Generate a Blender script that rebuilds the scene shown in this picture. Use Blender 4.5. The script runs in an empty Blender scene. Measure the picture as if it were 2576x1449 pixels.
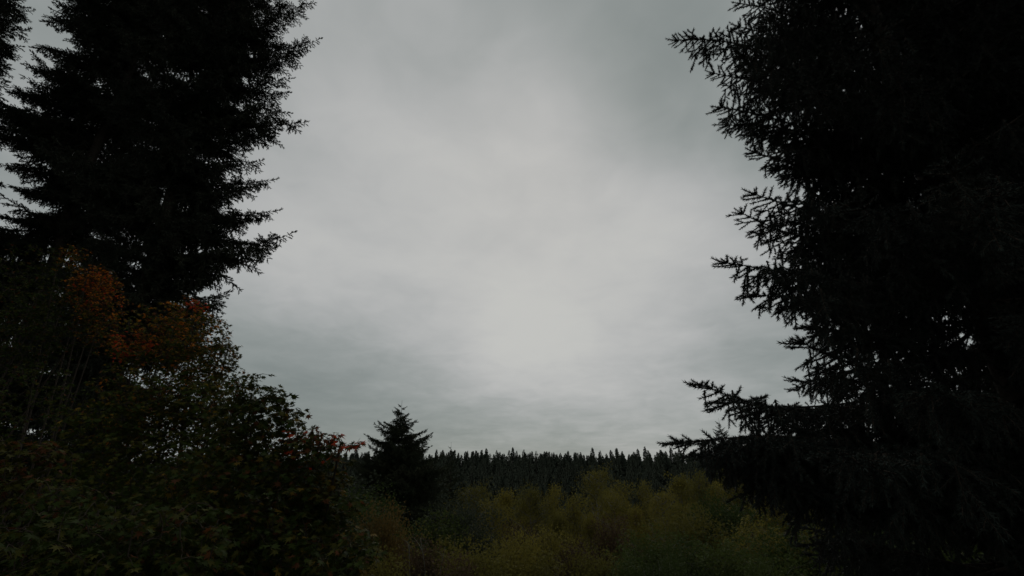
import bpy, math, random
import numpy as np
from mathutils import Matrix, Vector

# ---------------------------------------------------------------- camera
PITCH = math.radians(21.5)
FPX = 1180.0                       # focal length for a 2576 px wide picture
CAM = np.array([0.0, 0.0, 5.0])
scene = bpy.context.scene
col = scene.collection
cd = bpy.data.cameras.new('camera')
cam = bpy.data.objects.new('camera', cd); col.objects.link(cam)
cam.location = CAM
cam.rotation_euler = (math.pi/2 + PITCH, 0, 0)
cd.sensor_width = 36.0
cd.lens = 18.0 * FPX / 1288.0
cd.clip_start = 0.05; cd.clip_end = 8000
scene.camera = cam
SP, CP = math.sin(PITCH), math.cos(PITCH)

def ray(x, y):
    u = (x-1288)/FPX; v = (724.5-y)/FPX
    return np.array([u, CP - v*SP, SP + v*CP])
def at(x, y, Y):
    d = ray(x, y); return CAM + d*(Y/d[1])
def proj(p):
    q = np.asarray(p) - CAM
    f = q[1]*CP + q[2]*SP
    return 1288 + FPX*q[0]/f, 724.5 - FPX*(q[2]*CP - q[1]*SP)/f, f

# ---------------------------------------------------------------- sky and light
SUN_EL, SUN_AZ = math.radians(36), math.radians(3)      # behind the cloud, ahead of the camera
w = bpy.data.worlds.new('World'); scene.world = w; w.use_nodes = True
nt = w.node_tree; N = nt.nodes; L = nt.links; N.clear()
def node(t, **k):
    n = N.new(t)
    for a, b in k.items(): setattr(n, a, b)
    return n
def mth(op, a, b=None, c=None):
    n = node('ShaderNodeMath', operation=op)
    for i, v in enumerate((a, b, c)):
        if v is None: continue
        if isinstance(v, (int, float)): n.inputs[i].default_value = v
        else: L.new(v, n.inputs[i])
    return n.outputs[0]
out = node('ShaderNodeOutputWorld'); bg = node('ShaderNodeBackground'); L.new(bg.outputs[0], out.inputs[0])
tc = node('ShaderNodeTexCoord'); sep = node('ShaderNodeSeparateXYZ'); L.new(tc.outputs['Generated'], sep.inputs[0])
zc = mth('ADD', mth('MAXIMUM', sep.outputs[2], 0.0), 0.16)
comb = node('ShaderNodeCombineXYZ')
L.new(mth('DIVIDE', sep.outputs[0], zc), comb.inputs[0]); L.new(mth('DIVIDE', sep.outputs[1], zc), comb.inputs[1])
def noise(vec, scale, detail, rough, dist, w_=0.0):
    n = node('ShaderNodeTexNoise', noise_dimensions='4D')
    L.new(vec, n.inputs['Vector'])
    n.inputs['Scale'].default_value = scale; n.inputs['Detail'].default_value = detail
    n.inputs['Roughness'].default_value = rough; n.inputs['Distortion'].default_value = dist
    n.inputs['W'].default_value = w_
    return n.outputs['Fac']
n1 = noise(comb.outputs[0], 0.75, 4, 0.5, 0.6, 3.1)
n2 = noise(comb.outputs[0], 2.3, 4, 0.55, 0.4, 7.7)
val = mth('MULTIPLY_ADD', mth('SUBTRACT', n1, 0.5), 0.30, 0.36)
val = mth('MULTIPLY_ADD', mth('SUBTRACT', n2, 0.5), 0.46, val)
n3 = noise(comb.outputs[0], 6.0, 3, 0.5, 0.8, 1.3)
val = mth('MULTIPLY_ADD', mth('SUBTRACT', n3, 0.5), 0.22, val)
# thin (bright) and thick (dark) patches of the cloud deck: direction, weight, width in degrees
CLOUDS = [((1320, 700), .27, 24), ((940, 310), .16, 5), ((1100, 420), .10, 4), ((760, 240), .06, 5), ((1120, 500), .12, 8), ((1640, 570), .24, 6), ((1320, 850), .16, 9), ((700, 660), .26, 6), ((900, 720), .10, 6),
          ((1380, 600), .10, 8), ((1700, 880), .06, 8), ((1330, 180), .10, 6), ((1500, 1040), -.06, 5), ((1760, 1040), -.10, 6), ((1040, 40), .07, 4), ((1680, 50), -.16, 6), ((1300, 790), .06, 4), ((1350, 880), .12, 6), ((1330, 940), .10, 5), ((640, 430), .10, 6),
          ((600, 930), -.30, 6), ((840, 1020), -.32, 6), ((1060, 1090), -.26, 5), ((1270, 1095), -.30, 5), ((1430, 1110), -.16, 4), ((1760, 290), -.20, 7), ((1280, -20), -.13, 7),
          ((1860, 440), -.08, 5), ((1950, 900), -.18, 5), ((1580, 40), -.14, 6), ((1060, 180), -.08, 5), ((1500, 480), -.06, 4)]
for (px, wt, sg) in CLOUDS:
    d = ray(*px); d = d/np.linalg.norm(d)
    dp = node('ShaderNodeVectorMath', operation='DOT_PRODUCT')
    L.new(tc.outputs['Generated'], dp.inputs[0]); dp.inputs[1].default_value = d
    k = 1/math.radians(sg)**2
    e = mth('EXPONENT', mth('MULTIPLY_ADD', dp.outputs['Value'], k, -k))
    val = mth('MULTIPLY_ADD', e, wt, val)
ramp = node('ShaderNodeValToRGB'); L.new(val, ramp.inputs[0])
cr = ramp.color_ramp; cr.interpolation = 'B_SPLINE'
cr.elements[0].position = 0.0; cr.elements[0].color = (.180, .206, .200, 1)
cr.elements[1].position = 1.0; cr.elements[1].color = (.530, .532, .506, 1)
e = cr.elements.new(.35); e.color = (.272, .298, .288, 1)
e = cr.elements.new(.68); e.color = (.450, .453, .451, 1)
sky = node('ShaderNodeTexSky', sky_type='NISHITA', sun_disc=False, sun_elevation=SUN_EL, sun_rotation=SUN_AZ)
sc_ = node('ShaderNodeVectorMath', operation='SCALE'); L.new(ramp.outputs[0], sc_.inputs[0]); sc_.inputs['Scale'].default_value = 10.0
mix = node('ShaderNodeMix', data_type='RGBA'); mix.inputs[0].default_value = 0.97
L.new(sky.outputs[0], mix.inputs[6]); L.new(sc_.outputs[0], mix.inputs[7])
L.new(mix.outputs[2], bg.inputs[0]); bg.inputs[1].default_value = 0.1

sl = bpy.data.lights.new('sun', 'SUN'); sl.energy = 0.5; sl.angle = math.radians(60); sl.color = (1, .97, .92)
so = bpy.data.objects.new('sun', sl); col.objects.link(so)
so.rotation_euler = Vector((math.sin(SUN_AZ)*math.cos(SUN_EL), math.cos(SUN_AZ)*math.cos(SUN_EL), math.sin(SUN_EL))).to_track_quat('Z', 'Y').to_euler()

vs = scene.view_settings
vs.view_transform = 'Standard'; vs.look = 'None'; vs.exposure = 0.0; vs.gamma = 1.0; vs.use_curve_mapping = False
scene.cycles.max_bounces = 5; scene.cycles.diffuse_bounces = 3; scene.cycles.transmission_bounces = 3; scene.cycles.glossy_bounces = 2
scene.cycles.use_denoising = True

# ---------------------------------------------------------------- materials
def mat(name, c1, c2, nscale=3.0, rough=.7, spec=.15, transl=0.0, bump=0.0, rnd=.25):
    m = bpy.data.materials.new(name); m.use_nodes = True
    t = m.node_tree; n = t.nodes; l = t.links
    b = n['Principled BSDF']; b.inputs['Roughness'].default_value = rough; b.inputs['Specular IOR Level'].default_value = spec
    tx = n.new('ShaderNodeTexCoord'); nz = n.new('ShaderNodeTexNoise'); nz.inputs['Scale'].default_value = nscale; nz.inputs['Detail'].default_value = 3
    l.new(tx.outputs['Object'], nz.inputs['Vector'])
    oi = n.new('ShaderNodeObjectInfo')
    ad = n.new('ShaderNodeMath'); ad.operation = 'MULTIPLY_ADD'; l.new(oi.outputs['Random'], ad.inputs[0]); ad.inputs[1].default_value = rnd*2
    sb = n.new('ShaderNodeMath'); sb.operation = 'SUBTRACT'; l.new(nz.outputs['Fac'], sb.inputs[0]); sb.inputs[1].default_value = rnd
    l.new(sb.outputs[0], ad.inputs[2])
    mr = n.new('ShaderNodeMapRange'); l.new(ad.outputs[0], mr.inputs[0]); mr.inputs[1].default_value = .25; mr.inputs[2].default_value = .75
    mx = n.new('ShaderNodeMix'); mx.data_type = 'RGBA'; l.new(mr.outputs[0], mx.inputs[0])
    mx.inputs[6].default_value = (*c1, 1); mx.inputs[7].default_value = (*c2, 1)
    l.new(mx.outputs[2], b.inputs['Base Color'])
    if bump:
        bp = n.new('ShaderNodeBump'); bp.inputs['Strength'].default_value = bump; bp.inputs['Distance'].default_value = .05
        l.new(nz.outputs['Fac'], bp.inputs['Height']); l.new(bp.outputs[0], b.inputs['Normal'])
    if transl:
        tr = n.new('ShaderNodeBsdfTranslucent'); l.new(mx.outputs[2], tr.inputs[0])
        ms = n.new('ShaderNodeMixShader'); ms.inputs[0].default_value = transl
        l.new(b.outputs[0], ms.inputs[1]); l.new(tr.outputs[0], ms.inputs[2]); l.new(ms.outputs[0], n['Material Output'].inputs[0])
    return m
BARK = mat('bark', (.022, .018, .014), (.042, .034, .027), 9, .9, .1, bump=.8)
TWIG = mat('twig_bark', (.022, .017, .013), (.042, .032, .025), 20, .85, .1)
PALE = mat('dead_wood', (.10, .09, .075), (.16, .15, .125), 12, .85, .1)
ALDB = mat('alder_bark', (.10, .09, .08), (.2, .19, .17), 7, .85, .1)
SPRU = mat('spruce_needles', (.014, .019, .016), (.026, .033, .027), 5, .6, .12)
FIRN = mat('fir_needles', (.018, .024, .016), (.032, .038, .024), 2, .7, .12)
FIRG = mat('green_fir_needles', (.030, .042, .022), (.05, .058, .03), 1, .7, .12)
FARN = mat('hazed_forest_needles', (.034, .043, .033), (.052, .060, .044), .3, .9, .02, rnd=.2)  # needle colour lifted to imitate slight distance haze; no air volume is built
FARO = mat('ochre_conifer_needles', (.12, .09, .035), (.18, .13, .05), .6, .8, .08)
LEAF = {
 'green':  mat('leaf_green',  (.022, .034, .006), (.038, .053, .009), 4, .65, .06, .3),
 'olive':  mat('leaf_olive',  (.044, .044, .008), (.068, .064, .011), 4, .65, .06, .3),
 'yellow': mat('leaf_yellow', (.12, .078, .012), (.19, .115, .016), 4, .65, .06, .4),
 'orange': mat('leaf_orange', (.34, .115, .016), (.48, .15, .018), 4, .65, .06, .45),
 'red':    mat('leaf_red',    (.36, .045, .016), (.52, .062, .02), 4, .65, .06, .45),
 'russet': mat('leaf_russet', (.080, .032, .014), (.13, .048, .018), 4, .65, .06, .4),
}
ALD = {
 'olive':  mat('alder_leaf_olive', (.108, .098, .023), (.165, .140, .030), .5, .7, .05, .35, rnd=.5),
 'gold':   mat('alder_leaf_gold', (.140, .122, .026), (.200, .165, .033), .6, .7, .05, .35),
 'green':  mat('bush_leaf_green', (.036, .052, .015), (.060, .078, .021), .5, .7, .05, .35, rnd=.5),
 'blue':   mat('bush_leaf_grey_green', (.028, .036, .024), (.042, .050, .032), .5, .7, .05, .3),
 'brown':  mat('bush_leaf_brown', (.055, .038, .024), (.085, .056, .032), .5, .7, .05, .3),
 'rust':   mat('bush_leaf_rust', (.095, .066, .022), (.14, .088, .026), .5, .7, .05, .35, rnd=.5),
}
EARTH = mat('undergrowth_earth', (.02, .022, .012), (.05, .045, .025), .4, .95, .05, bump=1.0, rnd=0)
GRASS = mat('rough_grass', (.045, .055, .018), (.09, .082, .03), .3, .8, .1)

# ---------------------------------------------------------------- mesh helpers
def mesh(name, V, F, mats, mi=None, smooth=False):
    V = np.ascontiguousarray(V, dtype=np.float32); F = np.ascontiguousarray(F, dtype=np.int32)
    me = bpy.data.meshes.new(name)
    me.vertices.add(len(V)); me.vertices.foreach_set('co', V.ravel())
    k = F.shape[1]
    me.loops.add(F.size); me.loops.foreach_set('vertex_index', F.ravel())
    me.polygons.add(len(F)); me.polygons.foreach_set('loop_start', np.arange(0, F.size, k, dtype=np.int32))
    if mi is not None: me.polygons.foreach_set('material_index', np.ascontiguousarray(mi, dtype=np.int32))
    if smooth: me.polygons.foreach_set('use_smooth', np.ones(len(F), dtype=bool))
    for m in mats: me.materials.append(m)
    me.update(calc_edges=True); me.validate()
    return me
class G:
    def __init__(s): s.V = []; s.F = []; s.M = []; s.n = 0
    def add(s, V, F, m=0):
        if len(V) == 0: return
        s.V.append(V); s.F.append(F + s.n); s.n += len(V)
        s.M.append(np.full(len(F), m) if np.isscalar(m) else m)
    def arr(s): return np.concatenate(s.V), np.concatenate(s.F), np.concatenate(s.M)
    def mesh(s, name, mats, smooth=False):
        V, F, M = s.arr(); return mesh(name, V, F, mats, M, smooth)
def norm(a): return a/(np.linalg.norm(a, axis=-1, keepdims=True) + 1e-9)
def tube(P, R, sides=5):
    P = np.asarray(P, float); n = len(P); R = np.broadcast_to(R, (n,))
    T = norm(np.gradient(P, axis=0))
    h = np.array([0, 0, 1.]) if abs(T[0, 2]) < .9 else np.array([1., 0, 0])
    A = norm(np.cross(T, h)); B = np.cross(T, A)
    a = np.arange(sides)*2*math.pi/sides
    V = (P[:, None] + R[:, None, None]*(np.cos(a)[None, :, None]*A[:, None] + np.sin(a)[None, :, None]*B[:, None])).reshape(-1, 3)
    i = np.arange(n-1)[:, None]*sides + np.arange(sides)[None]
    j = np.arange(n-1)[:, None]*sides + (np.arange(sides)[None]+1) % sides
    F = np.concatenate([np.stack([i, j, j+sides], -1).reshape(-1, 3), np.stack([i, j+sides, i+sides], -1).reshape(-1, 3)])
    return V, F
def needles(P, per, nl, nw, rng, ang=.95, up=0.0):
    P = np.asarray(P); seg = np.linalg.norm(np.diff(P, axis=0), axis=1); Lt = seg.sum()
    n = max(3, int(Lt*per)); s = np.concatenate([[0], np.cumsum(seg)])/Lt
    t = np.sort(rng.random(n))
    pos = np.stack([np.interp(t, s, P[:, k]) for k in range(3)], 1)
    T = norm(np.gradient(P, axis=0)); tan = norm(np.stack([np.interp(t, s, T[:, k]) for k in range(3)], 1))
    r = rng.normal(size=(n, 3)); r[:, 2] += up; r = norm(r - (r*tan).sum(1, keepdims=True)*tan)
    a = ang*.88*(1 - .55*np.clip((t-.85)/.15, 0, 1))[:, None]*(.8+.4*rng.random((n, 1)))
    d = tan*np.cos(a) + r*np.sin(a)
    ln = nl*(.75+.4*rng.random((n, 1)))
    ww = norm(np.cross(d, rng.normal(size=(n, 3))))*nw/2
    V = np.stack([pos-ww, pos+ww, pos+d*ln], 1).reshape(-1, 3)
    return V, np.arange(3*n).reshape(-1, 3)
def sprig(Ln, per, nl, nw, side, rng, wr=.002, bend=.15):
    g = G(); s = np.linspace(0, 1, 5)[:, None]
    b = rng.normal(size=3)*bend; b[0] = 0
    P = np.array([[1., 0, 0]])*s*Ln + b*(s**2)*Ln*.5
    g.add(*tube(P, np.linspace(wr, wr*.5, 5), 3), 0); g.add(*needles(P, per, nl, nw, rng, up=.25), 1)
    for k in range(side):
        t = (k+.6+.3*rng.random())/(side+.6)*.92; sg = 1 if k % 2 else -1
        p = np.array([np.interp(t, s[:, 0], P[:, i]) for i in range(3)])
        a = math.radians(38+22*rng.random()); l2 = Ln*(.22+.3*(1-t))*(.7+.5*rng.random())
        d = np.array([math.cos(a), sg*math.sin(a), rng.normal()*.25]); d /= np.linalg.norm(d)
        q = p + d*np.linspace(0, 1, 3)[:, None]*l2 + np.array([.25, 0, -.05])*(np.linspace(0, 1, 3)[:, None]**2)*l2
        g.add(*tube(q, wr*.6, 3), 0); g.add(*needles(q, per, nl, nw, rng, up=.25), 1)
    return g.arr()
def frame(d, rng=None, roll=0.0):
    d = d/np.linalg.norm(d)
    up = np.array([0, 0, 1.]) if abs(d[2]) < .85 else np.array([rng.normal(), rng.normal(), 0.]) if rng is not None else np.array([0, 1., 0])
    y = np.cross(up, d); y /= np.linalg.norm(y); z = np.cross(d, y)
    if roll: y, z = y*math.cos(roll)+z*math.sin(roll), z*math.cos(roll)-y*math.sin(roll)
    return np.stack([d, y, z], 1)

class Style: pass
def make_style(seed, lens, per, nl, nw, sides, wr, nvar):
    rng = np.random.default_rng(seed); st = Style(); st.lens = lens; st.var = {}
    for l, sd in zip(lens, sides):
        st.var[l] = [sprig(l, per, nl, nw, sd, rng, wr) for _ in range(nvar)]
    return st
NEAR = make_style(1, (.07, .13, .22, .36), 680, .029, .0058, (0, 0, 2, 4), .007, 3)
FIR = make_style(2, (.16, .30, .52, .85), 105, .064, .028, (0, 2, 4, 7), .010, 4)

def place(st, p, d, ln, rng, out):
    l = min(st.lens, key=lambda q: abs(math.log(q/ln)))
    out.append((l, int(rng.integers(len(st.var[l]))), p, frame(d, rng, rng.normal()*.5)*(ln/l)))
def bake(st, pl, g):
    by = {}
    for l, v, p, R in pl: by.setdefault((l, v), []).append((p, R))
    for (l, v), lst in by.items():
        V, F, M = st.var[l][v]
        Rs = np.array([r for _, r in lst]); Ps = np.array([p for p, _ in lst])
        W = np.einsum('kij,nj->kni', Rs, V) + Ps[:, None]
        FF = F[None] + (np.arange(len(lst))*len(V))[:, None, None]
        g.add(W.reshape(-1, 3), FF.reshape(-1, 3), np.tile(M, len(lst)))
def axis_curve(B, T, sag, side, rng, n=14):
    s = np.linspace(0, 1, n)[:, None]; d = T-B; Ln = np.linalg.norm(d)
    wob = rng.normal(size=3)*.02*Ln
    return B + d*s - np.array([0, 0, 1.])*sag*Ln*np.sin(np.pi*s**.8)*1.0 + side*np.sin(np.pi*s) + wob*np.sin(2*np.pi*s)
def along(P, s):
    u = np.linspace(0, 1, len(P)); p = np.array([np.interp(s, u, P[:, k]) for k in range(3)])
    e = .02; a = np.array([np.interp(min(1, s+e), u, P[:, k])-np.interp(max(0, s-e), u, P[:, k]) for k in range(3)])
    return p, a/np.linalg.norm(a)
def spruce_branch(B, T, rng, sag=.05, dens=1.0, start=.1):
    """near spruce branch: side twigs, short upright shoots, hanging branchlets"""
    P = axis_curve(B, T, sag, 0, rng); Ln = np.linalg.norm(T-B); pl = []
    Z = np.array([0, 0, 1.])
    n = int(Ln*(1-start)/.075*dens)
    for s in np.linspace(start, .985, n):
        p, t = along(P, s); y = np.cross(Z, t); y /= np.linalg.norm(y)
        rem = (1-s)*Ln
        for sg in (-1, 1):
            a = math.radians(rng.uniform(38, 58)); l = min(.12+rem*.32, .30)*rng.uniform(.7, 1.1)
            place(NEAR, p, t*math.cos(a)+sg*y*math.sin(a)-Z*rng.uniform(.05, .75)*(rem > .2), l, rng, pl)
            if rem > .3 and rng.random() < .6:
                place(NEAR, p+(t*.6+sg*y)*l*rng.uniform(.3, .8), -Z+t*rng.uniform(0, .35)+y*rng.normal()*.15, min(.08+rem*.3, .42)*rng.uniform(.5, 1.1), rng, pl)
        if rem > .12 and rng.random() < .9:
            l = min(.12+rem*.5, .46)*rng.uniform(.5, 1.1)
            place(NEAR, p+y*rng.normal()*.04, -Z+t*rng.uniform(-.05, .5)+y*rng.normal()*.22, l, rng, pl)
        if rng.random() < .35:
            place(NEAR, p, Z*rng.uniform(.3, .8)+t*.8+y*rng.normal()*.5, rng.uniform(.05, .10), rng, pl)
    p, t = along(P, 1.0); place(NEAR, p-t*.03, t, rng.uniform(.10, .15), rng, pl)
    for sg in (-1, 1):
        y = np.cross(Z, t); place(NEAR, p-t*.03, t+sg*y*.8, rng.uniform(.07, .1), rng, pl)
    return P, pl
def fir_branch(B, T, rng, sag=.08, dens=1.0, hang=1.0):
    P = axis_curve(B, T, sag, 0, rng); Ln = np.linalg.norm(T-B); pl = []
    Z = np.array([0, 0, 1.]); n = int(Ln*.9/.11*dens)
    for s in np.linspace(.1, .985, n):
        p, t = along(P, s); y = np.cross(Z, t); y /= np.linalg.norm(y); rem = (1-s)*Ln
        for sg in (-1, 1):
            if rng.random() < .12: continue
            a = math.radians(rng.uniform(38, 62)); l = min(.20+rem*.26, .62)*rng.uniform(.55, 1.15)
            place(FIR, p, t*math.cos(a)+sg*y*math.sin(a)-Z*rng.uniform(-.1, .5), l, rng, pl)
        if rem > .4 and rng.random() < .95*hang:
            l = min(.16+rem*.34, 1.25)*rng.uniform(.4, 1.15)
            place(FIR, p+y*rng.normal()*.2, -Z+t*rng.uniform(-.1, .45)+y*rng.normal()*.2, l, rng, pl)
        if rng.random() < .4: place(FIR, p, Z*.7+t+y*rng.normal()*.4, rng.uniform(.12, .28), rng, pl)
    p, t = along(P, 1.0); place(FIR, p-t*.05, t+Z*.15, rng.uniform(.2, .35), rng, pl)
    for s in np.linspace(.18, .86, max(3, int(Ln*1.7))):       # side limbs with twigs of their own
        p, t = along(P, s); y = np.cross(Z, t); y /= np.linalg.norm(y); sg = rng.choice((-1, 1))
        a = math.radians(rng.uniform(40, 65)); l2 = min(.3+(1-s)*Ln*.5, 1.7)*rng.uniform(.6, 1.1)
        d = t*math.cos(a)+sg*y*math.sin(a)-Z*rng.uniform(0, .35)
        for u in np.arange(.15, l2, .13):
            c = p+d*u-Z*.10*u*u
            for s2 in (-1, 1):
                yy = np.cross(Z, d); place(FIR, c, d*.7+s2*yy*.6+Z*rng.uniform(-.3, .2), min(.14+(l2-u)*.3, .4)*rng.uniform(.7, 1.1), rng, pl)
            if rng.random() < .7*hang: place(FIR, c, -Z+d*rng.uniform(0, .4)+yy*rng.normal()*.15, min(.14+(l2-u)*.5, .95)*rng.uniform(.4, 1.1), rng, pl)
    return P, pl
def branch_mesh(name, st, P, pl, r0, mats):
    g = G(); g.add(*tube(P, np.linspace(r0, r0*.12, len(P)), 5), 0); bake(st, pl, g)
    if st is NEAR: g.add(*needles(P[4:], 700, .028, .0055, rng, up=.3), 1)
    return g.mesh(name, mats)

# ---------------------------------------------------------------- scene graph helpers
def link(name, data, parent=None, M=None):
    o = bpy.data.objects.new(name, data); col.objects.link(o)
    if parent is not None: o.parent = parent
    if M is not None: o.matrix_local = M
    return o
def tag(o, label, cat, group=None, kind=None):
    if label: o['label'] = label
    if cat: o['category'] = cat
    if group: o['group'] = group
    if kind: o['kind'] = kind
    return o
def root(name, loc, label, cat, group=None):
    o = link(name, None); o.location = loc; o.empty_display_size = .3
    return tag(o, label, cat, group)
HX = np.array([-60, 0, 8, 20, 40, 70, 120, 280, 500, 900, 6000.]); HZ = np.array([0, 0, -.3, -3, -6, -9, -14, -3.4, -2.4, -12, -20.])
def ground_z(x, y):
    return np.interp(y, HX, HZ) + .35*np.sin(x*.11+1)*np.sin(y*.09) * np.clip((np.hypot(x, y)-6)/20, 0, 1)
def m4(R, p):
    M = Matrix.Identity(4)
    for i in range(3):
        for j in range(3): M[i][j] = R[i, j]
        M[i][3] = p[i]
    return M

# ---------------------------------------------------------------- ground
ya = np.concatenate([np.linspace(-60, 60, 61), np.linspace(64, 320, 60), np.linspace(340, 6000, 40)])
xa = np.concatenate([-np.geomspace(4000, 62, 24), np.linspace(-60, 60, 61), np.geomspace(62, 4000, 24)])
X, Y = np.meshgrid(xa, ya); Zg = ground_z(X, Y)
V = np.stack([X, Y, Zg], -1).reshape(-1, 3); nx = len(xa)
i = (np.arange(len(ya)-1)[:, None]*nx + np.arange(nx-1)[None]).ravel()
F = np.stack([i, i+1, i+nx+1, i+nx], 1)
go = link('ground', mesh('ground', V, F, [EARTH], smooth=True)); tag(go, 'dark forest floor sloping down into the valley', None, kind='structure')

# ---------------------------------------------------------------- conifers with separate branches
rng = np.random.default_rng(11)
def branch_variants(prefix, fn, st, lens, per, mats, r, **k):
    d = {}
    for l in lens:
        d[l] = []
        for q in range(per):
            P, pl = fn(np.zeros(3), np.array([l, 0, 0.]), rng, **k)
            d[l].append(branch_mesh(prefix, st, P, pl, r*l, mats))
    return d
SPV = branch_variants('spruce_branch', spruce_branch, NEAR, (1.1, 1.8, 2.6, 3.3), 2, [TWIG, SPRU], .009, dens=.8)
FIV = branch_variants('fir_branch', fir_branch, FIR, (1.6, 2.6, 3.6, 4.8), 3, [TWIG, FIRN], .010)
def put_branch(tree, base, B, T, variants, needle=None):
    d = T-B; ln = np.linalg.norm(d)
    l = min(variants, key=lambda q: abs(math.log(q/ln)))
    R = frame(d)*(ln/l)
    if rng.random() < .5: R[:, 1] *= -1
    o = link('branch', variants[l][int(rng.integers(len(variants[l])))], tree, m4(R, B-base))
    if needle:
        o.material_slots[1].link = 'OBJECT'; o.material_slots[1].material = needle
    return o
def trunk(tree, base, h, r0, mats=None, lean=(0, 0), sides=10, name='trunk'):
    z = np.linspace(-.3, h, 16)
    P = np.stack([lean[0]*z/h + .03*r0*10*np.sin(z*.5), lean[1]*z/h + .03*r0*10*np.cos(z*.37), z], 1)
    R = r0*np.clip(1 - z/h, .02, 1)**.8; R[0] *= 1.25
    V, F = tube(P, R, sides)
    return link(name, mesh(name, V, F, mats or [BARK], smooth=True), tree)

# --- the spruce close by on the right
CONT_R = np.array([(0, 1850), (60, 1870), (130, 1800), (200, 1830), (300, 1850), (370, 1900), (430, 1930), (500, 1930), (560, 1900), (640, 1880), (720, 1930),
                   (800, 1990), (870, 2010), (940, 1960), (1000, 1880), (1060, 1900), (1120, 1800), (1200, 1780), (1300, 1950), (1449, 2050)], float)
def lim_r(y): return np.interp(y, CONT_R[:, 0], CONT_R[:, 1])
SB = np.array([4.9, 4.6, 0]); SB[2] = ground_z(SB[0], SB[1])
spr = root('spruce_tree', SB, 'tall dark spruce with needle-covered drooping branches, filling one whole side of the view', 'tree')
trunk(spr, SB, 17, .26)
# silhouette branches: tip pixel, distance, rise of the foot above the tip
TIPS = [((1838, 4), 4.2, -.1), ((1836, 62), 4.0, .0), ((1676, 96), 3.9, -.25), ((1770, 180), 4.3, -.2), ((1786, 265), 3.8, .0), ((1800, 312), 4.1, .1), ((1872, 378), 4.0, .0),
        ((1870, 482), 3.7, .0), ((1836, 530), 4.0, -.1), ((1792, 658), 3.7, .15), ((1866, 740), 3.5, .2), ((1985, 852), 2.9, -.3),
        ((1725, 965), 3.2, .1), ((1660, 1118), 3.0, .35), ((2010, 820), 3.6, .1), ((1940, 1235), 3.3, .2), ((1720, 1150), 3.3, .3), ((1790, 1128), 3.5, .35), ((1830, 1165), 3.1, .3), ((2125, 500), 2.6, .1), ((2060, 1145), 2.5, .3), ((2310, 985), 2.6, .2)]
for (px, D, rise) in TIPS:
    T = at(px[0], px[1], D)
    B = np.array([SB[0], SB[1], T[2] + rise*.9])
    if np.linalg.norm(T-B) > 3.5:          # forks off a neighbour limb: start part-way
        B = B + (T-B)*(1 - 3.5/np.linalg.norm(T-B))
    T = T - (T-B)/np.linalg.norm(T-B)*.11
    P, pl = spruce_branch(B-B, T-B, rng, sag=.03, start=.22)
    order = sorted(range(len(pl)), key=lambda q: -np.linalg.norm(pl[q][3][:, 0])*pl[q][0]*(1 if np.linalg.norm(pl[q][2]) > .35*np.linalg.norm(T-B) else .2))
    big = set(order[:13])
    bo = link('branch', branch_mesh('spruce_limb', NEAR, P, [p for q, p in enumerate(pl) if q not in big], .022, [TWIG, SPRU]), spr, m4(np.eye(3), B-SB))
    for q in order[:13]:
        l, v, p, R = pl[q]
        key = ('sprig', l, v)
        me = bpy.data.meshes.get(f'spruce_sprig_{l}_{v}')
        if me is None:
            V, F, M = NEAR.var[l][v]; me = mesh(f'spruce_sprig_{l}_{v}', V, F, [TWIG, SPRU], M)
        link('sprig', me, bo, m4(R, p))
nb = 0
zz = .5
while zz < 16.2 and nb < 270:
    for k in range(6):
        az = rng.uniform(0, 2*math.pi); Ln = rng.uniform(2.3, 3.4)*min(1, (17.5-zz)/7)
        B = SB + np.array([0, 0, zz+rng.uniform(-.15, .15)])
        dirn = np.array([math.cos(az), math.sin(az), rng.uniform(-.22, .12)])
        ok = False
        while Ln > .7:
            T = B + dirn*Ln; q = proj(T)
            if np.linalg.norm(T-CAM) > 2.2 and (q[2] < .4 or q[0] > lim_r(np.clip(q[1], 0, 1449)) + rng.uniform(5, 75)): ok = True; break
            Ln -= .2
        if ok: put_branch(spr, SB, B, T, SPV); nb += 1
    zz += .36

# --- a second spruce further back behind it
S2 = np.array([12.5, 9.5, 0]); S2[2] = ground_z(S2[0], S2[1])
sp2 = root('spruce_tree', S2, 'second spruce standing behind the near one, sky glinting between its hanging twigs', 'tree')
trunk(sp2, S2, 22, .3)
for zz in np.arange(1, 21, .42):
    for k in range(5):
        az = rng.uniform(0, 2*math.pi); Ln = rng.uniform(2.6, 4.2)*min(1, (22-zz)/8)+.3
        B = S2 + np.array([0, 0, zz]); T = B + np.array([math.cos(az), math.sin(az), rng.uniform(-.3, .05)])*Ln
        put_branch(sp2, S2, B, T, FIV)

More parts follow.
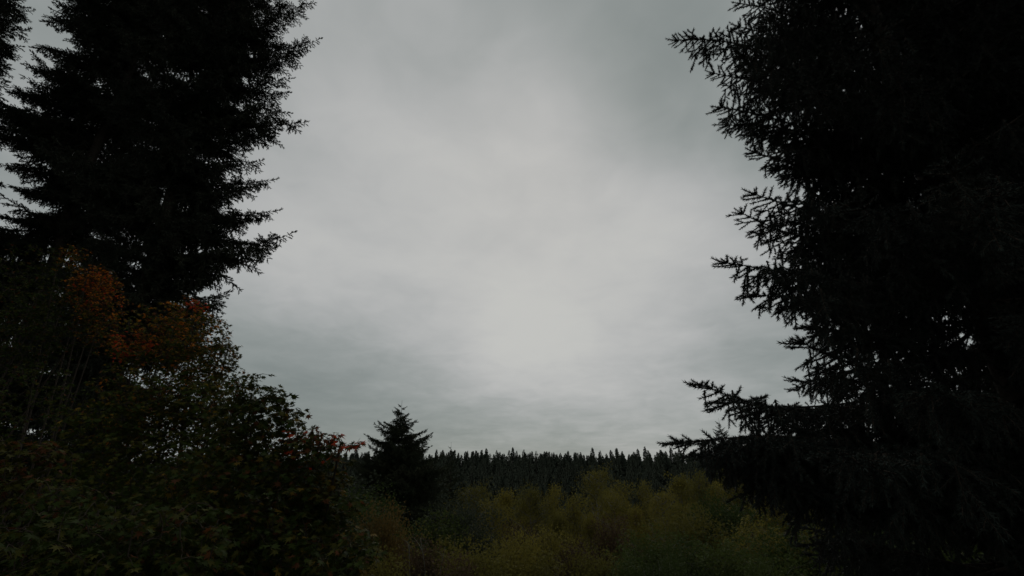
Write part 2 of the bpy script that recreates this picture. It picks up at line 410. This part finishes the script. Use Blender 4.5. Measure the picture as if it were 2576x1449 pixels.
# --- the tall firs on the left
CONT_L = np.array([(-400, 800), (0, 735), (60, 700), (120, 735), (170, 680), (210, 690), (260, 670), (310, 690), (350, 620), (400, 600), (470, 640), (530, 630), (590, 660),
                   (640, 560), (680, 510), (740, 530), (800, 500), (860, 520), (930, 470), (1100, 400), (1449, 400)], float)
LEFT_B = np.array([(-400, 160), (0, 125), (70, 110), (150, 75), (200, 50), (240, -100), (1449, -400)], float)
RIGHT_C = np.array([(-400, 60), (0, 60), (40, 72), (110, 48), (170, 30), (200, 5), (260, 60), (400, 200), (1449, 200)], float)
def fir(base, h, r0, label, tips, zs, step, per, lmin, lmax, ok_fn, variants=FIV, droop=(-.25, .1)):
    t = root('fir_tree', base, label, 'tree'); trunk(t, base, h, r0, sides=12)
    n = 0
    for (px, D, rise) in tips:
        T = at(px[0], px[1], D); B = np.array([base[0], base[1], T[2]+rise]); put_branch(t, base, B, T, variants); n += 1
    for zz in list(np.arange(zs, zs+9, step*.55)) + list(np.arange(zs+9, 35, step)) + list(np.arange(35.5, h-1, 1.2)):
        for k in range(per):
            if n >= 296: return t
            az = rng.uniform(0, 2*math.pi); Ln = rng.uniform(lmin, lmax)*min(1, (h-zz)/7)
            B = base + np.array([0, 0, zz+rng.uniform(-.55, .55)*step]); dr = np.array([math.cos(az), math.sin(az), rng.uniform(*droop)])
            while Ln > .9:
                T = B + dr*Ln; x, y, f = proj(T)
                if f > 0 and ok_fn(x, y): put_branch(t, base, B, T, variants); n += 1; break
                Ln -= .3
    return t
FA = at(490, 300, 18.0); FA[2] = ground_z(FA[0], FA[1])
tipsA = [((548, 640), 17.6, .1), ((540, 700), 17.4, .15), ((556, 765), 17.3, .2), ((530, 830), 17.5, .2), ((505, 780), 17, .1), ((715, 75), 17.6, 0), ((760, 125), 17.2, .1), ((700, 165), 18.3, 0), ((700, 265), 17.4, .1), ((725, 285), 18.6, .1), ((680, 345), 17.8, .2), ((625, 380), 18.4, .1), ((640, 470), 17.3, .1), ((650, 555), 18.5, .1), ((600, 640), 18.3, .1), ((530, 705), 18, .1), ((535, 770), 18.2, .1), ((790, 8), 18, -.2), ((745, 40), 17, .1), ((800, 100), 18, -.1), ((735, 198), 17.5, 0), ((722, 235), 18.5, .2), ((768, 308), 18, .2), ((655, 405), 17.6, .1), ((690, 452), 18, 0),
         ((697, 530), 18, .1), ((731, 588), 18, .2), ((690, 625), 17.3, .2), ((558, 672), 17.5, .1), ((571, 738), 17.7, .2), ((545, 800), 17.6, .1), ((570, 870), 18, .2)]
fir(FA, 46, .42, 'tall black fir with ragged branch tips reaching out over the open sky', tipsA, 4.4, 1.0, 5, 2.6, 5.0,
    lambda x, y: x < np.interp(y, CONT_L[:, 0], CONT_L[:, 1]) - rng.uniform(10, 130))
FB = at(275, 300, 21.5); FB[2] = ground_z(FB[0], FB[1])
tipsB = [((25, 235), 21, .2), ((5, 300), 20.5, .2), ((35, 350), 20, .2), ((0, 415), 20.5, .2), ((30, 470), 20, .2), ((-5, 540), 20, .2), ((40, 600), 20, .2), ((105, 55), 21, .1), ((78, 120), 20.5, .1), ((62, 165), 21, .2), ((140, 10), 21.5, 0)]
fir(FB, 48, .45, 'tall black fir with long hanging sprays, next to the ragged-tipped fir', tipsB, 4.2, .92, 5, 2.8, 5.2,
    lambda x, y: x > np.interp(y, LEFT_B[:, 0], LEFT_B[:, 1]) and x < np.interp(y, CONT_L[:, 0], CONT_L[:, 1])-30)
FC = np.array([-26.5, 16.0, 0]); FC[2] = ground_z(FC[0], FC[1])
tipsC = [((77, 28), 15.5, 0), ((66, 75), 16, 0), ((48, 118), 16, 0)]
fir(FC, 44, .4, 'black fir with a gap of sky between it and the fir with hanging sprays', tipsC, 4.4, .8, 5, 3.2, 4.6,
    lambda x, y: x < np.interp(y, RIGHT_C[:, 0], RIGHT_C[:, 1]))

# --- the single conifer in the valley and smaller ones
def cone_tree(px, Y, label, name='conifer', wid=.3, needle=FIRG, group=None, up=.35, n=110, slope=.4):
    tp = at(px[0], px[1], Y); base = np.array([tp[0], tp[1], ground_z(tp[0], tp[1])]); h = tp[2]-base[2]
    t = root(name, base, label, 'tree', group); trunk(t, base, h, h*.011, sides=8)
    for q in range(n):
        f = (1 - (q+.5)/n)**.72              # 1 at the foot of the crown
        dn = .02*h + f*h*.86                 # distance below the top
        Ln = min(.22 + dn*slope*rng.uniform(.6, 1.12), h*wid*rng.uniform(.75, 1.1)); az = q*2.39996 + rng.normal()*.5
        e = up*(1-f)**1.2 - .18*f + rng.normal()*.10
        B = base + np.array([0, 0, h-dn]); T = B + np.array([math.cos(az), math.sin(az), e])*Ln
        put_branch(t, base, B, T, SMALL, needle)
    return t
SMALL = {k: v for k, v in FIV.items() if k < 4}
cone_tree((1011, 1006), 48, 'broad dark conifer standing alone in the valley, taller than the forest behind', wid=.27, up=.35, n=230, slope=.66)
cone_tree((1808, 1052), 60, 'slim sparse young conifer rising above the forest edge near the spruce branches', wid=.17, n=230, up=.4, slope=.38)
cone_tree((1136, 1112), 95, 'thin open-topped conifer poking above the level forest line', wid=.11, n=60, up=.3)
cone_tree((1866, 1090), 58, 'small ochre-tinged conifer beside the slim young conifer', wid=.16, n=110, needle=FARO)
cone_tree((592, 985), 30, 'narrow conifer top showing behind the maple leaves', wid=.1, n=60, up=.5)
cone_tree((628, 968), 34, 'upright dark conifer hidden behind the maple crown', wid=.1, n=60, up=.5)
cone_tree((905, 1150), 62, 'dark conifer between the maple and the broad lone conifer', wid=.2, n=80, up=.3)
cone_tree((1085, 1165), 66, 'dark conifer just behind the broad lone conifer', wid=.2, n=80, up=.3)

# ---------------------------------------------------------------- the far conifer forest
def far_conifer(h, r, seed, whorls=26, arms=8):
    q = np.random.default_rng(seed); g = G()
    g.add(*tube(np.array([[0, 0, -.5], [0, 0, h*.5], [0, 0, h]]), [h*.011, h*.007, .02], 5), 0)
    for wv in range(whorls):
        f = (wv+.3)/whorls; z = h*(1 - f*.86); R = .45 + r*f**.9
        for a in range(arms):
            az = q.random()*6.283; Ln = R*q.uniform(.6, 1.15); up = .35*(1-f)-.1
            d = np.array([math.cos(az), math.sin(az), up+q.normal()*.1]); s = np.array([-math.sin(az), math.cos(az), 0])
            b = np.array([0, 0, z+q.normal()*.2]); tip = b+d*Ln
            for k in range(3):
                c = b + d*Ln*(.25+.26*k); wd = Ln*.32*(1.1-.25*k)
                V = np.array([c-d*Ln*.12, c+s*wd+d*Ln*.12-np.array([0, 0, q.uniform(.2, 1.4)]), c+d*Ln*.25, c-s*wd+d*Ln*.12-np.array([0, 0, q.uniform(.2, 1.4)])])
                g.add(V, np.array([[0, 1, 2], [0, 2, 3]]), 1)
    return g.mesh('far_conifer', [BARK, FARN])
FAR = [far_conifer(h, r, 100+k, wv) for k, (h, r, wv) in enumerate([(20, 4.6, 24), (21, 4.2, 25), (19.5, 4.8, 23), (21.5, 3.9, 26), (19, 4.4, 23), (20, 5.0, 24)])]
FLAB = 'dark pointed conifer in the level forest wall beyond the yellow-leaved alders'
cnt = 0
rows = [(118, 5.0), (134, 4.8), (152, 5), (174, 5.2), (200, 5.2), (228, 4.2), (252, 2.9), (276, 2.1)]
pts = []
for (Yr, sp) in rows:
    for x in np.arange(-.45*Yr, .62*Yr, sp): pts.append((x+rng.uniform(-.45, .45)*sp, Yr+rng.uniform(-7, 7)))
pts.sort(key=lambda p: (abs(p[1]-276) > 30 and abs(p[1]-118) > 30, abs(p[0]-.08*p[1])/p[1]))
stuffV = G()
for k, (x, y) in enumerate(pts):
    s = rng.uniform(.88, 1.02) if rng.random() < .92 else rng.uniform(1.02, 1.08); s *= np.interp(y, [110, 280], [.86, 1.0])*(1+.018*math.sin(x*.09+1)+.02*math.sin(x*.31))
    z = ground_z(x, y)-.2; a = rng.uniform(0, 6.28); me = FAR[int(rng.integers(len(FAR)))]
    wd = rng.uniform(.85, 1.15)
    if k < 290:
        o = link('forest_conifer', me); o.location = (x, y, z); o.rotation_euler = (rng.normal()*.015, rng.normal()*.015, a); o.scale = (s*wd, s*wd, s)
        tag(o, FLAB, 'tree', 'conifers of the far forest wall')
    else:
        pts[k] = (x, y, z, a, s, me)
# the rest of the wood, one mass behind and to the sides
rest = [p for p in pts if len(p) == 6]
for Yr, sp in ((296, 2.4), (320, 5)):
    for x in np.arange(-.9*Yr, 1.0*Yr, sp):
        x2 = x+rng.uniform(-2, 2); y2 = Yr+rng.uniform(-8, 8); rest.append((x2, y2, ground_z(x2, y2)-.2, rng.uniform(0, 6.28), rng.uniform(.8, 1.02), FAR[int(rng.integers(6))]))
for Yr in (140, 200, 270):
    for sgn in (-1, 1):
        for x in np.arange((.46 if sgn < 0 else .63)*Yr, 1.5*Yr, 6): rest.append((sgn*x, Yr+rng.uniform(-9, 9), ground_z(sgn*x, Yr)-.3, rng.uniform(0, 6.28), rng.uniform(.8, 1.05), FAR[int(rng.integers(6))]))
cache = {}
for me in FAR:
    V = np.empty(len(me.vertices)*3, np.float32); me.vertices.foreach_get('co', V)
    tri = [(p.vertices[:], p.material_index) for p in me.polygons]
    cache[me.name] = (V.reshape(-1, 3), np.array([t[0] for t in tri]), np.array([t[1] for t in tri]))
for (x, y, z, a, s, me) in rest:
    V, F, M = cache[me.name]
    keep = (np.arange(len(F))//2) % 2 == 0; F = F[keep]; M = M[keep]
    c, sn = math.cos(a)*s, math.sin(a)*s
    stuffV.add(np.stack([V[:, 0]*c-V[:, 1]*sn+x, V[:, 0]*sn+V[:, 1]*c+y, V[:, 2]*s+z], 1), F, M)
fo = link('distant_forest', stuffV.mesh('distant_forest', [BARK, FARN])); tag(fo, 'unbroken mass of dark conifers continuing behind the forest wall', 'forest', kind='stuff')

# ---------------------------------------------------------------- alders and bushes of the valley
def leaf_cloud(C, n_per, rad, size, q):
    C = np.repeat(C, n_per, axis=0); n = len(C)
    p = C + q.normal(size=(n, 3))*rad*np.array([1, 1, .75])
    nr = norm(q.normal(size=(n, 3))+np.array([0, 0, .9])); a = norm(np.cross(nr, q.normal(size=(n, 3)))); b = np.cross(nr, a)
    s = (size*q.uniform(.6, 1.3, size=(n, 1)))
    V = np.stack([p-a*s*.6, p+b*s*.4, p+a*s*.6, p-b*s*.4], 1).reshape(-1, 3)
    k = np.arange(n)[:, None]*4
    return V, np.concatenate([k+np.array([[0, 1, 2]]), k+np.array([[0, 2, 3]])])
def broadleaf(h, rad, seed, stems=1, limbs=22, clusters=7, per=34, size=.10, low=.2, spiky=0.0):
    q = np.random.default_rng(seed); w_ = G(); C = []
    for s in range(stems):
        a = q.uniform(0, 6.28); ln = (.0 if stems == 1 else rad*.55)*q.uniform(.3, 1)
        z = np.linspace(-.3, h*q.uniform(.78, .97), 10); t = np.clip(z/h, 0, 1)[:, None]
        top = np.array([math.cos(a)*ln, math.sin(a)*ln, 0]); ph = q.random()*6
        P = np.stack([0*z, 0*z, z], 1)+top*t**1.2+np.stack([np.sin(z*.7+ph), np.cos(z*.6+ph), 0*z], 1)*.012*h*t
        r0 = h*.012/(stems**.4)
        w_.add(*tube(P, r0*np.clip(1-.93*t[:, 0], .06, 1), 6))
        for k in range(max(5, limbs//stems)):
            f = low + (1-low)*q.random()**.8; b, _ = along(P, f); az = q.uniform(0, 6.28)
            prof = math.sin(math.pi*min(1, .18+.80*(f-low)/(1-low)))**.7
            Ln = rad*prof*q.uniform(.55, 1.1); e = q.uniform(.25, .9)+spiky
            d = np.array([math.cos(az), math.sin(az), e]); tp = b+d*Ln/math.sqrt(1+.4*e*e)
            m = (b+tp)/2+q.normal(size=3)*.06*Ln-np.array([0, 0, .05*Ln])
            w_.add(*tube(np.array([b, m, tp]), [r0*.32, r0*.2, r0*.07], 4))
            for c in range(clusters):
                u = q.uniform(.3, 1.05); p = b+(tp-b)*u+q.normal(size=3)*rad*.15; C.append(p)
                if c < 3: w_.add(*tube(np.array([b+(tp-b)*u*.85, p]), [r0*.1, r0*.04], 3))
        C.append(P[-1]); C.append(P[-2])
    lv = leaf_cloud(np.array(C), per, rad*.085+.05, size, q)
    return w_, lv
def make_broadleaf_meshes(nm, wood, leafm, *a, **k):
    w_, lv = broadleaf(*a, **k)
    return w_.mesh(nm+'_trunk', [wood], True), mesh(nm+'_crown', lv[0], lv[1], [leafm])
ALV = [broadleaf(10, 2.3, 201, limbs=30, clusters=8, per=34, low=.22), broadleaf(10, 2.6, 202, limbs=32, clusters=8, per=32, low=.15), broadleaf(10, 2.0, 203, limbs=26, clusters=8, per=36, low=.25)]
BUV = [broadleaf(5, 1.7, 211, stems=6, limbs=36, clusters=6, per=30, size=.09, low=.12), broadleaf(5, 2.0, 212, stems=7, limbs=42, clusters=6, per=28, size=.09, low=.1, spiky=.5), broadleaf(5, 1.5, 213, stems=5, limbs=30, clusters=6, per=30, size=.09, low=.1)]
MC = {}
def bl_mesh(lst, i, wood, key):
    kk = (id(lst), i, wood.name, key)
    if kk not in MC:
        w_, lv = lst[i]
        MC[kk] = (w_.mesh('broadleaf_trunk', [wood], True), mesh('broadleaf_crown', lv[0], lv[1], [ALD[key]]))
    return MC[kk]
def plant(lst, i, key, px, Y, nomh, label, name, cat, group=None, wood=None, wide=1.0):
    tp = at(px[0], px[1], Y); base = np.array([tp[0], tp[1], ground_z(tp[0], tp[1])]); s = (tp[2]-base[2])/nomh
    wm, cm = bl_mesh(lst, i, wood or ALDB, key)
    t = root(name, base, label, cat, group)
    a = rng.uniform(0, 6.28); M = Matrix.Rotation(a, 4, 'Z') @ Matrix.Diagonal((s*wide, s*wide, s, 1))
    link('trunk', wm, t, M); link('crown', cm, t, M)
    return t
AG = 'alders in the valley clump'; AL = 'olive-yellow alder in the clump below the far conifer forest'
for (px, Y, i, key, wd) in [((1275, 1178), 46, 2, 'gold', .8), ((1190, 1212), 44, 1, 'olive', 1), ((1385, 1196), 48, 0, 'gold', .8), ((1335, 1218), 43, 1, 'olive', .9), ((1495, 1172), 50, 1, 'olive', .85),
                        ((1440, 1218), 42, 0, 'gold', .9), ((1560, 1186), 47, 0, 'olive', .8), ((1540, 1234), 41, 1, 'olive', .9), ((1625, 1186), 46, 0, 'olive', .8), ((1700, 1136), 48, 2, 'gold', .85),
                        ((1745, 1158), 44, 0, 'olive', .8), ((1790, 1152), 46, 2, 'gold', .8), ((1660, 1226), 40, 1, 'olive', .9), ((1240, 1232), 40, 0, 'olive', .9), ((1850, 1174), 42, 1, 'olive', .9),
                        ((1140, 1232), 42, 2, 'olive', 1), ((1920, 1206), 40, 0, 'gold', .9), ((2010, 1221), 38, 1, 'olive', 1), ((2090, 1216), 36, 0, 'gold', .9),
                        ((1315, 1201), 50, 2, 'olive', .7), ((1530, 1181), 52, 2, 'gold', .7), ((1590, 1221), 43, 2, 'gold', .7), ((1405, 1236), 39, 2, 'olive', .8), ((1480, 1241), 38, 2, 'gold', .8), ((1710, 1211), 40, 2, 'gold', .8), ((1215, 1198), 52, 2, 'olive', .8)]:
    plant(ALV, i, key, px, Y, 10, AL if key == 'olive' else 'golden-yellow alder standing among the olive ones below the far forest', 'alder_tree', 'tree', AG, wide=wd)
plant(BUV, 1, 'blue', (1150, 1275), 36, 5, 'grey-green rounded bush in front of the alder clump', 'bush', 'bush', wide=1.0)
plant(BUV, 0, 'blue', (1215, 1330), 33, 5, 'smaller grey-green bush beside the rounded one', 'bush', 'bush', wide=.9)
plant(BUV, 1, 'rust', (962, 1296), 22, 5, 'rust-topped upright bush beside the maple foliage', 'bush', 'bush', wide=.62, wood=TWIG)
plant(BUV, 0, 'brown', (1320, 1330), 34, 5, 'brown thinning bush beneath the tallest golden alder', 'bush', 'bush', wide=.9, wood=TWIG)
plant(BUV, 0, 'brown', (1545, 1308), 36, 5, 'brown bush in a hollow between alders and the green bush', 'bush', 'bush', wide=.9, wood=TWIG)
plant(BUV, 2, 'green', (1600, 1345), 27, 5, 'fresh green bush low in front of the alders', 'bush', 'bush', wide=1.0)
plant(BUV, 1, 'green', (1812, 1268), 34, 5, 'bright green bush under the lowest spruce branch', 'bush', 'bush', wide=.9)
BG = 'low thicket bushes on the near slope'; BL = 'low yellowish brown thicket bush on the slope below the alders'
for (px, Y, i, key, wd) in [((1040, 1372), 21, 0, 'brown', .9), ((1110, 1362), 22, 2, 'olive', 1), ((1190, 1388), 20, 1, 'olive', .9), ((1260, 1370), 23, 0, 'olive', 1), ((1310, 1362), 25, 1, 'gold', .7),
                        ((1370, 1400), 22, 2, 'olive', 1), ((1440, 1375), 26, 0, 'brown', 1), ((1500, 1400), 24, 1, 'olive', .9), ((980, 1400), 18, 0, 'olive', .8), ((1130, 1415), 18, 0, 'brown', .9),
                        ((1010, 1345), 25, 2, 'olive', .8), ((1400, 1340), 32, 0, 'olive', 1)]:
    plant(BUV, i, key, px, Y, 5, {'gold': 'golden thicket bush on the slope below the alders', 'olive': 'olive thicket bush on the slope below the alders', 'brown': 'brown thicket bush among the olive ones on the slope'}[key], 'thicket_bush', 'bush', BG, wide=wd, wood=TWIG)
GL = 'dark green bush on the shaded slope under the spruce'; GG = 'green bushes under the spruce'
for (px, Y, i, key, wd) in [((1570, 1395), 22, 2, 'green', 1), ((1680, 1350), 26, 0, 'green', 1), ((1730, 1300), 32, 1, 'olive', 1), ((1760, 1370), 22, 0, 'green', 1.1), ((1880, 1310), 28, 2, 'olive', 1), ((1850, 1380), 20, 1, 'green', 1),
                        ((1960, 1330), 22, 0, 'green', 1), ((2060, 1320), 22, 2, 'olive', 1), ((2140, 1300), 22, 1, 'green', 1), ((1660, 1410), 19, 1, 'green', .9), ((1960, 1410), 15, 0, 'green', .9), ((2150, 1400), 14, 2, 'green', 1), ((2300, 1330), 16, 0, 'green', 1.2), ((2480, 1330), 16, 1, 'green', 1.2)]:
    plant(BUV, i, key, px, Y, 5, GL if key == 'green' else 'olive bush on the shaded slope under the spruce', 'slope_bush', 'bush', GG, wide=wd)
DL = 'dark green bush in the shade between the maples and the lone conifer'; DG = 'dark bushes behind the maples'
for (px, Y, i, wd) in [((880, 1215), 34, 0, 1.1), ((930, 1250), 36, 1, 1.1), ((840, 1260), 28, 1, 1.1), ((915, 1310), 28, 2, 1), ((1110, 1310), 34, 1, 1), ((1045, 1350), 29, 2, 1),
                   ((740, 1250), 24, 1, 1.2), ((620, 1240), 20, 0, 1.2), ((480, 1220), 18, 1, 1.2), ((300, 1200), 17, 0, 1.3), ((120, 1180), 16, 2, 1.3), ((0, 1200), 15, 1, 1.3)]:
    plant(BUV, i, 'blue' if i == 0 else 'green', px, Y, 5, DL, 'shade_bush', 'bush', DG, wide=wd)

# bare pale stems standing up out of the thicket
def bare(px, Y, hh, label):
    tp = at(px[0], px[1], Y); base = np.array([tp[0], tp[1], ground_z(tp[0], tp[1])]); h = tp[2]-base[2]
    t = root('bare_stem', base, label, 'dead stem', 'bare stems in the thicket')
    P = np.stack([.10*h*np.linspace(0, 1, 8)**2*hh, 0*np.linspace(0, 1, 8), np.linspace(-.2, h, 8)], 1); P[:, :2] += rng.normal(size=(8, 2))*.04
    g = G(); g.add(*tube(P, np.linspace(.035, .012, 8), 5)); link('stem', g.mesh('bare_stem', [PALE]), t)
    g = G()
    for k in range(6):
        b, tt = along(P, rng.uniform(.6, .97)); a = rng.uniform(0, 6.28); e = b+np.array([math.cos(a)*.5, math.sin(a)*.5, rng.uniform(.5, 1)])*rng.uniform(.4, .9)
        g.add(*tube(np.array([b, (b+e)/2+rng.normal(size=3)*.05, e]), [.014, .01, .005], 4))
    link('twigs', g.mesh('bare_twigs', [PALE]), t)
for px, Y, s in (((1060, 1368), 20, -1), ((1098, 1352), 20.5, -1), ((1085, 1375), 19, 1), ((1128, 1358), 22, .5)):
    bare(px, Y, s, 'bare pale grey stem sticking up out of the thicket')

# ---------------------------------------------------------------- maples
def maple_leaf(seed):
    q = np.random.default_rng(seed); ang = []; rad = []
    for lob, r in ((0, 1.0), (38, .86), (-38, .86), (80, .66), (-80, .66), (128, .40), (-128, .40)):
        ang.append(lob); rad.append(r*q.uniform(.92, 1.08))
    A = sorted(zip(ang, rad)); pts = []
    for (a0, r0), (a1, r1) in zip(A[:-1], A[1:]):
        pts.append((a0, r0)); pts.append(((a0+a1)/2, min(r0, r1)*.50))
    pts.append(A[-1]); pts.append((180, .10))
    V = [(0.30, 0, 0)]
    for a, r in pts:
        x = .30+.72*r*math.cos(math.radians(a)); y = .72*r*math.sin(math.radians(a))
        V.append((x, y, .10*abs(y)-.18*x*x+q.normal()*.02))
    V = np.array(V)*.72; n = len(pts)
    F = np.array([[0, 1+k, 1+(k+1) % n] for k in range(n)])
    P = np.array([[-.34, 0, .05], [-.1, 0, .02], [.08, 0, 0]]); tv, tf = tube(P, .010, 3)
    return np.concatenate([V, tv]), np.concatenate([F, tf+len(V)]), V, F
LS = [maple_leaf(300+k) for k in range(4)]
LM = {(c, k): mesh(f'maple_leaf_{c}_{k}', V, F, [m]) for c, m in LEAF.items() for k, (V, F, _, _) in enumerate(LS)}
CK = list(LEAF)
def maple(label, base, blobs, ncl, size, colour, seed, stems=6, nind=280, per=6, name='maple_tree', reach=.7):
    q = np.random.default_rng(seed)
    base = np.array([base[0], base[1], ground_z(base[0], base[1])])
    t = root(name, base, label, 'tree'); wood = G()
    vol = np.array([r[0]*r[1]*r[2] for _, r in blobs])**.75; vol /= vol.sum()
    nodes = []; lead = []
    for s in range(stems):
        c, r = blobs[s % len(blobs)]; tgt = c+q.normal(size=3)*np.array(r)*.3; a = q.uniform(0, 6.28)
        b0 = base+np.array([math.cos(a)*.25, math.sin(a)*.25, -.15]); u = np.linspace(0, 1, 10)[:, None]
        P = b0*(1-u)+tgt*u+(np.array([0, 0, 1.])*np.linalg.norm((tgt-b0)[:2])*.25+q.normal(size=3)*.12)*np.sin(np.pi*u)
        wood.add(*tube(P-base, np.linspace(.035, .008, 10), 6)); nodes += list(P[3:])
    C = []
    for k in range(ncl):
        c, r = blobs[int(q.choice(len(blobs), p=vol))]; d = norm(q.normal(size=3)); rr = q.random()**.42
        C.append(c+d*np.array(r)*rr)
    C = np.array(C); C = C[C[:, 2] > base[2]+.3]
    C = C[np.argsort(np.linalg.norm(C-base, axis=1))]
    NP = np.array(nodes); items = []
    for p in C:
        j = int(np.argmin(((NP-p)**2).sum(1)+.0)); b = NP[j]; ln = np.linalg.norm(p-b)
        if ln > reach: p = b+(p-b)*reach/ln; ln = reach
        m = (b+p)/2+np.array([0, 0, .12*ln])
        wood.add(*tube(np.array([b, m, p])-base, [.0045, .003, .0018], 3)); NP = np.vstack([NP, p])
        ax = norm(p-m)
        for e in range(per):
            lp = m+(p-m)*q.uniform(.1, 1.0) if e else p
            az = q.uniform(0, 6.28); out_ = np.array([math.cos(az), math.sin(az), 0])*.9+ax*.6
            out_[2] = q.uniform(-.75, .15); out_ = norm(out_)
            R = frame(out_, q, q.normal()*.45)
            s = size*q.uniform(.65, 1.25)
            items.append((lp+out_*s*.30, R*s, colour(lp, q)))
    near = []
    for k, (p, R, c) in enumerate(items):
        x, y, f = proj(p)
        near.append((np.linalg.norm(p-CAM) if f > .3 and -40 < x < 2616 and -40 < y < 1480 else 1e9, k))
    near.sort(); ind = {k for d, k in near[:nind] if d < 1e8}
    lv = G()
    for k, (p, R, c) in enumerate(items):
        v = int(q.integers(4))
        if k in ind: link('leaf', LM[(c, v)], t, m4(R, p-base))
        else:
            V, F = LS[v][2:]; lv.add(V@R.T+p-base, F, CK.index(c))
    link('stems', wood.mesh('maple_stems', [TWIG]), t)
    o = link('foliage', lv.mesh('maple_foliage', [LEAF[c] for c in CK]), t); o['kind'] = 'stuff'
    return t
def mixer(base, hot=()):
    ks = list(base); ws = np.array([base[k] for k in ks], float); ws /= ws.sum()
    def f(p, q):
        for (c, r, dist) in hot:
            if np.linalg.norm((p-c)/r) < q.uniform(.6, 1.25):
                hk = list(dist); hw = np.array([dist[k] for k in hk], float); return hk[int(q.choice(len(hk), p=hw/hw.sum()))]
        return ks[int(q.choice(len(ks), p=ws))]
    return f
A3 = lambda x, y, D, r: (at(x, y, D), r)
WARM = {'orange': 4, 'yellow': 4, 'red': 1.5, 'olive': 2}
# near maple, sloping down to its red-leaved tip
maple('near maple with large dark green leaves and a few red leaves at its outermost twig', (-2.6, 5.3),
      [A3(665, 1085, 5.0, (.42, .5, .36)), A3(600, 1240, 4.8, (.75, .7, .55)), A3(770, 1180, 4.9, (.42, .5, .36)), A3(840, 1120, 4.75, (.26, .25, .13)), A3(770, 1110, 4.9, (.25, .3, .16)), A3(760, 1360, 4.6, (.55, .6, .5)), A3(870, 1420, 4.3, (.28, .35, .30)),
       A3(632, 985, 5.1, (.26, .3, .24)), A3(690, 1022, 5.0, (.22, .3, .22)), A3(600, 1060, 5.1, (.3, .3, .3)), A3(520, 1400, 4.2, (.7, .6, .5)), A3(810, 1265, 4.9, (.35, .4, .3))],
      1900, .104, mixer({'green': 7, 'olive': 4, 'yellow': .7, 'russet': .8}, [(at(890, 1115, 4.7), .24, {'red': 3, 'russet': 1, 'green': 3}), (at(800, 1090, 4.9), .3, {'olive': 3, 'russet': 2, 'red': .8, 'green': 2}), (at(840, 1200, 4.8), .25, {'yellow': 2, 'olive': 3, 'green': 2})]), 41, stems=8)
# maple behind it, red and orange sprays
maple('maple with a bright red spray and yellowing thin top in front of the ragged fir', (-4.7, 7.6),
      [A3(440, 830, 7.2, (.75, .7, .45)), A3(500, 880, 7.0, (.55, .6, .60)), A3(400, 960, 6.9, (.85, .7, .55)), A3(530, 950, 6.8, (.40, .5, .55)), A3(560, 900, 6.9, (.2, .3, .3)), A3(500, 1020, 6.6, (.6, .5, .4)), A3(490, 770, 7.2, (.2, .25, .2)), A3(332, 872, 6.9, (.26, .3, .2)), A3(340, 885, 6.8, (.26, .3, .18)), A3(420, 1080, 6.6, (1.1, .8, .7))],
      2000, .088, mixer({'olive': 5, 'green': 4, 'yellow': 1.6, 'russet': 1.4, 'orange': .5}, [(at(333, 872, 6.9), .28, {'red': 4, 'orange': 4, 'russet': 2, 'olive': 1}), (at(500, 755, 7.2), .2, {'red': 3, 'russet': 2}), (at(450, 800, 7.1), .55, {'orange': 2, 'yellow': 3, 'olive': 4, 'russet': 2})]), 42, stems=8)
# orange maple further left
maple('orange-leaved maple climbing in a narrow column against the dark firs', (-9.6, 10.5),
      [A3(182, 650, 10.2, (.28, .35, .45)), A3(215, 730, 10.2, (.55, .5, .5)), A3(255, 780, 10, (.5, .5, .8)), A3(245, 700, 10.0, (.35, .4, .35)), A3(265, 850, 10, (.35, .4, .4))],
      620, .095, mixer({'orange': 1.5, 'yellow': 2.5, 'olive': 4, 'russet': 3, 'green': 2}, [(at(245, 720, 10), .6, {'orange': 4, 'russet': 4, 'red': 1, 'olive': 2})]), 43, stems=6, reach=.9)
maple('dull green maple in deep shade left of the orange one', (-12.0, 10.0),
      [A3(60, 720, 10.0, (1.0, .8, 1.1)), A3(120, 820, 9.8, (.9, .8, .9)), A3(40, 880, 9.6, (.8, .8, .8)), A3(60, 1010, 9, (.9, .8, .8))],
      1000, .10, mixer({'green': 7, 'olive': 3, 'russet': .6}), 44, stems=7, reach=.9)
maple('low maple with brownish leaves in the bottom corner, below the hanging fir sprays', (-3.6, 3.9),
      [A3(30, 1180, 3.9, (.35, .4, .28)), A3(70, 1300, 3.7, (.5, .5, .3)), A3(220, 1390, 3.5, (.65, .5, .35)), A3(400, 1400, 3.4, (.45, .5, .35)), A3(130, 1440, 3.2, (.6, .5, .4))],
      1000, .085, mixer({'green': 8, 'olive': 4, 'russet': .5}, [(at(50, 1200, 3.9), .5, {'russet': 1.6, 'olive': 4})]), 45, stems=7)
maple('green maple filling the shade between the near maple and the firs', (-5.6, 6.0),
      [A3(300, 1080, 6.2, (.75, .6, .6)), A3(400, 1180, 5.9, (.9, .6, .6)), A3(250, 1250, 5.7, (.7, .6, .5)), A3(480, 1280, 5.6, (.8, .6, .6)), A3(560, 1130, 6.0, (.6, .5, .5)), A3(540, 1020, 6.1, (.45, .5, .4)), A3(440, 1010, 6.2, (.5, .5, .4))],
      1400, .095, mixer({'green': 8, 'olive': 4, 'yellow': .4}), 46, stems=8)
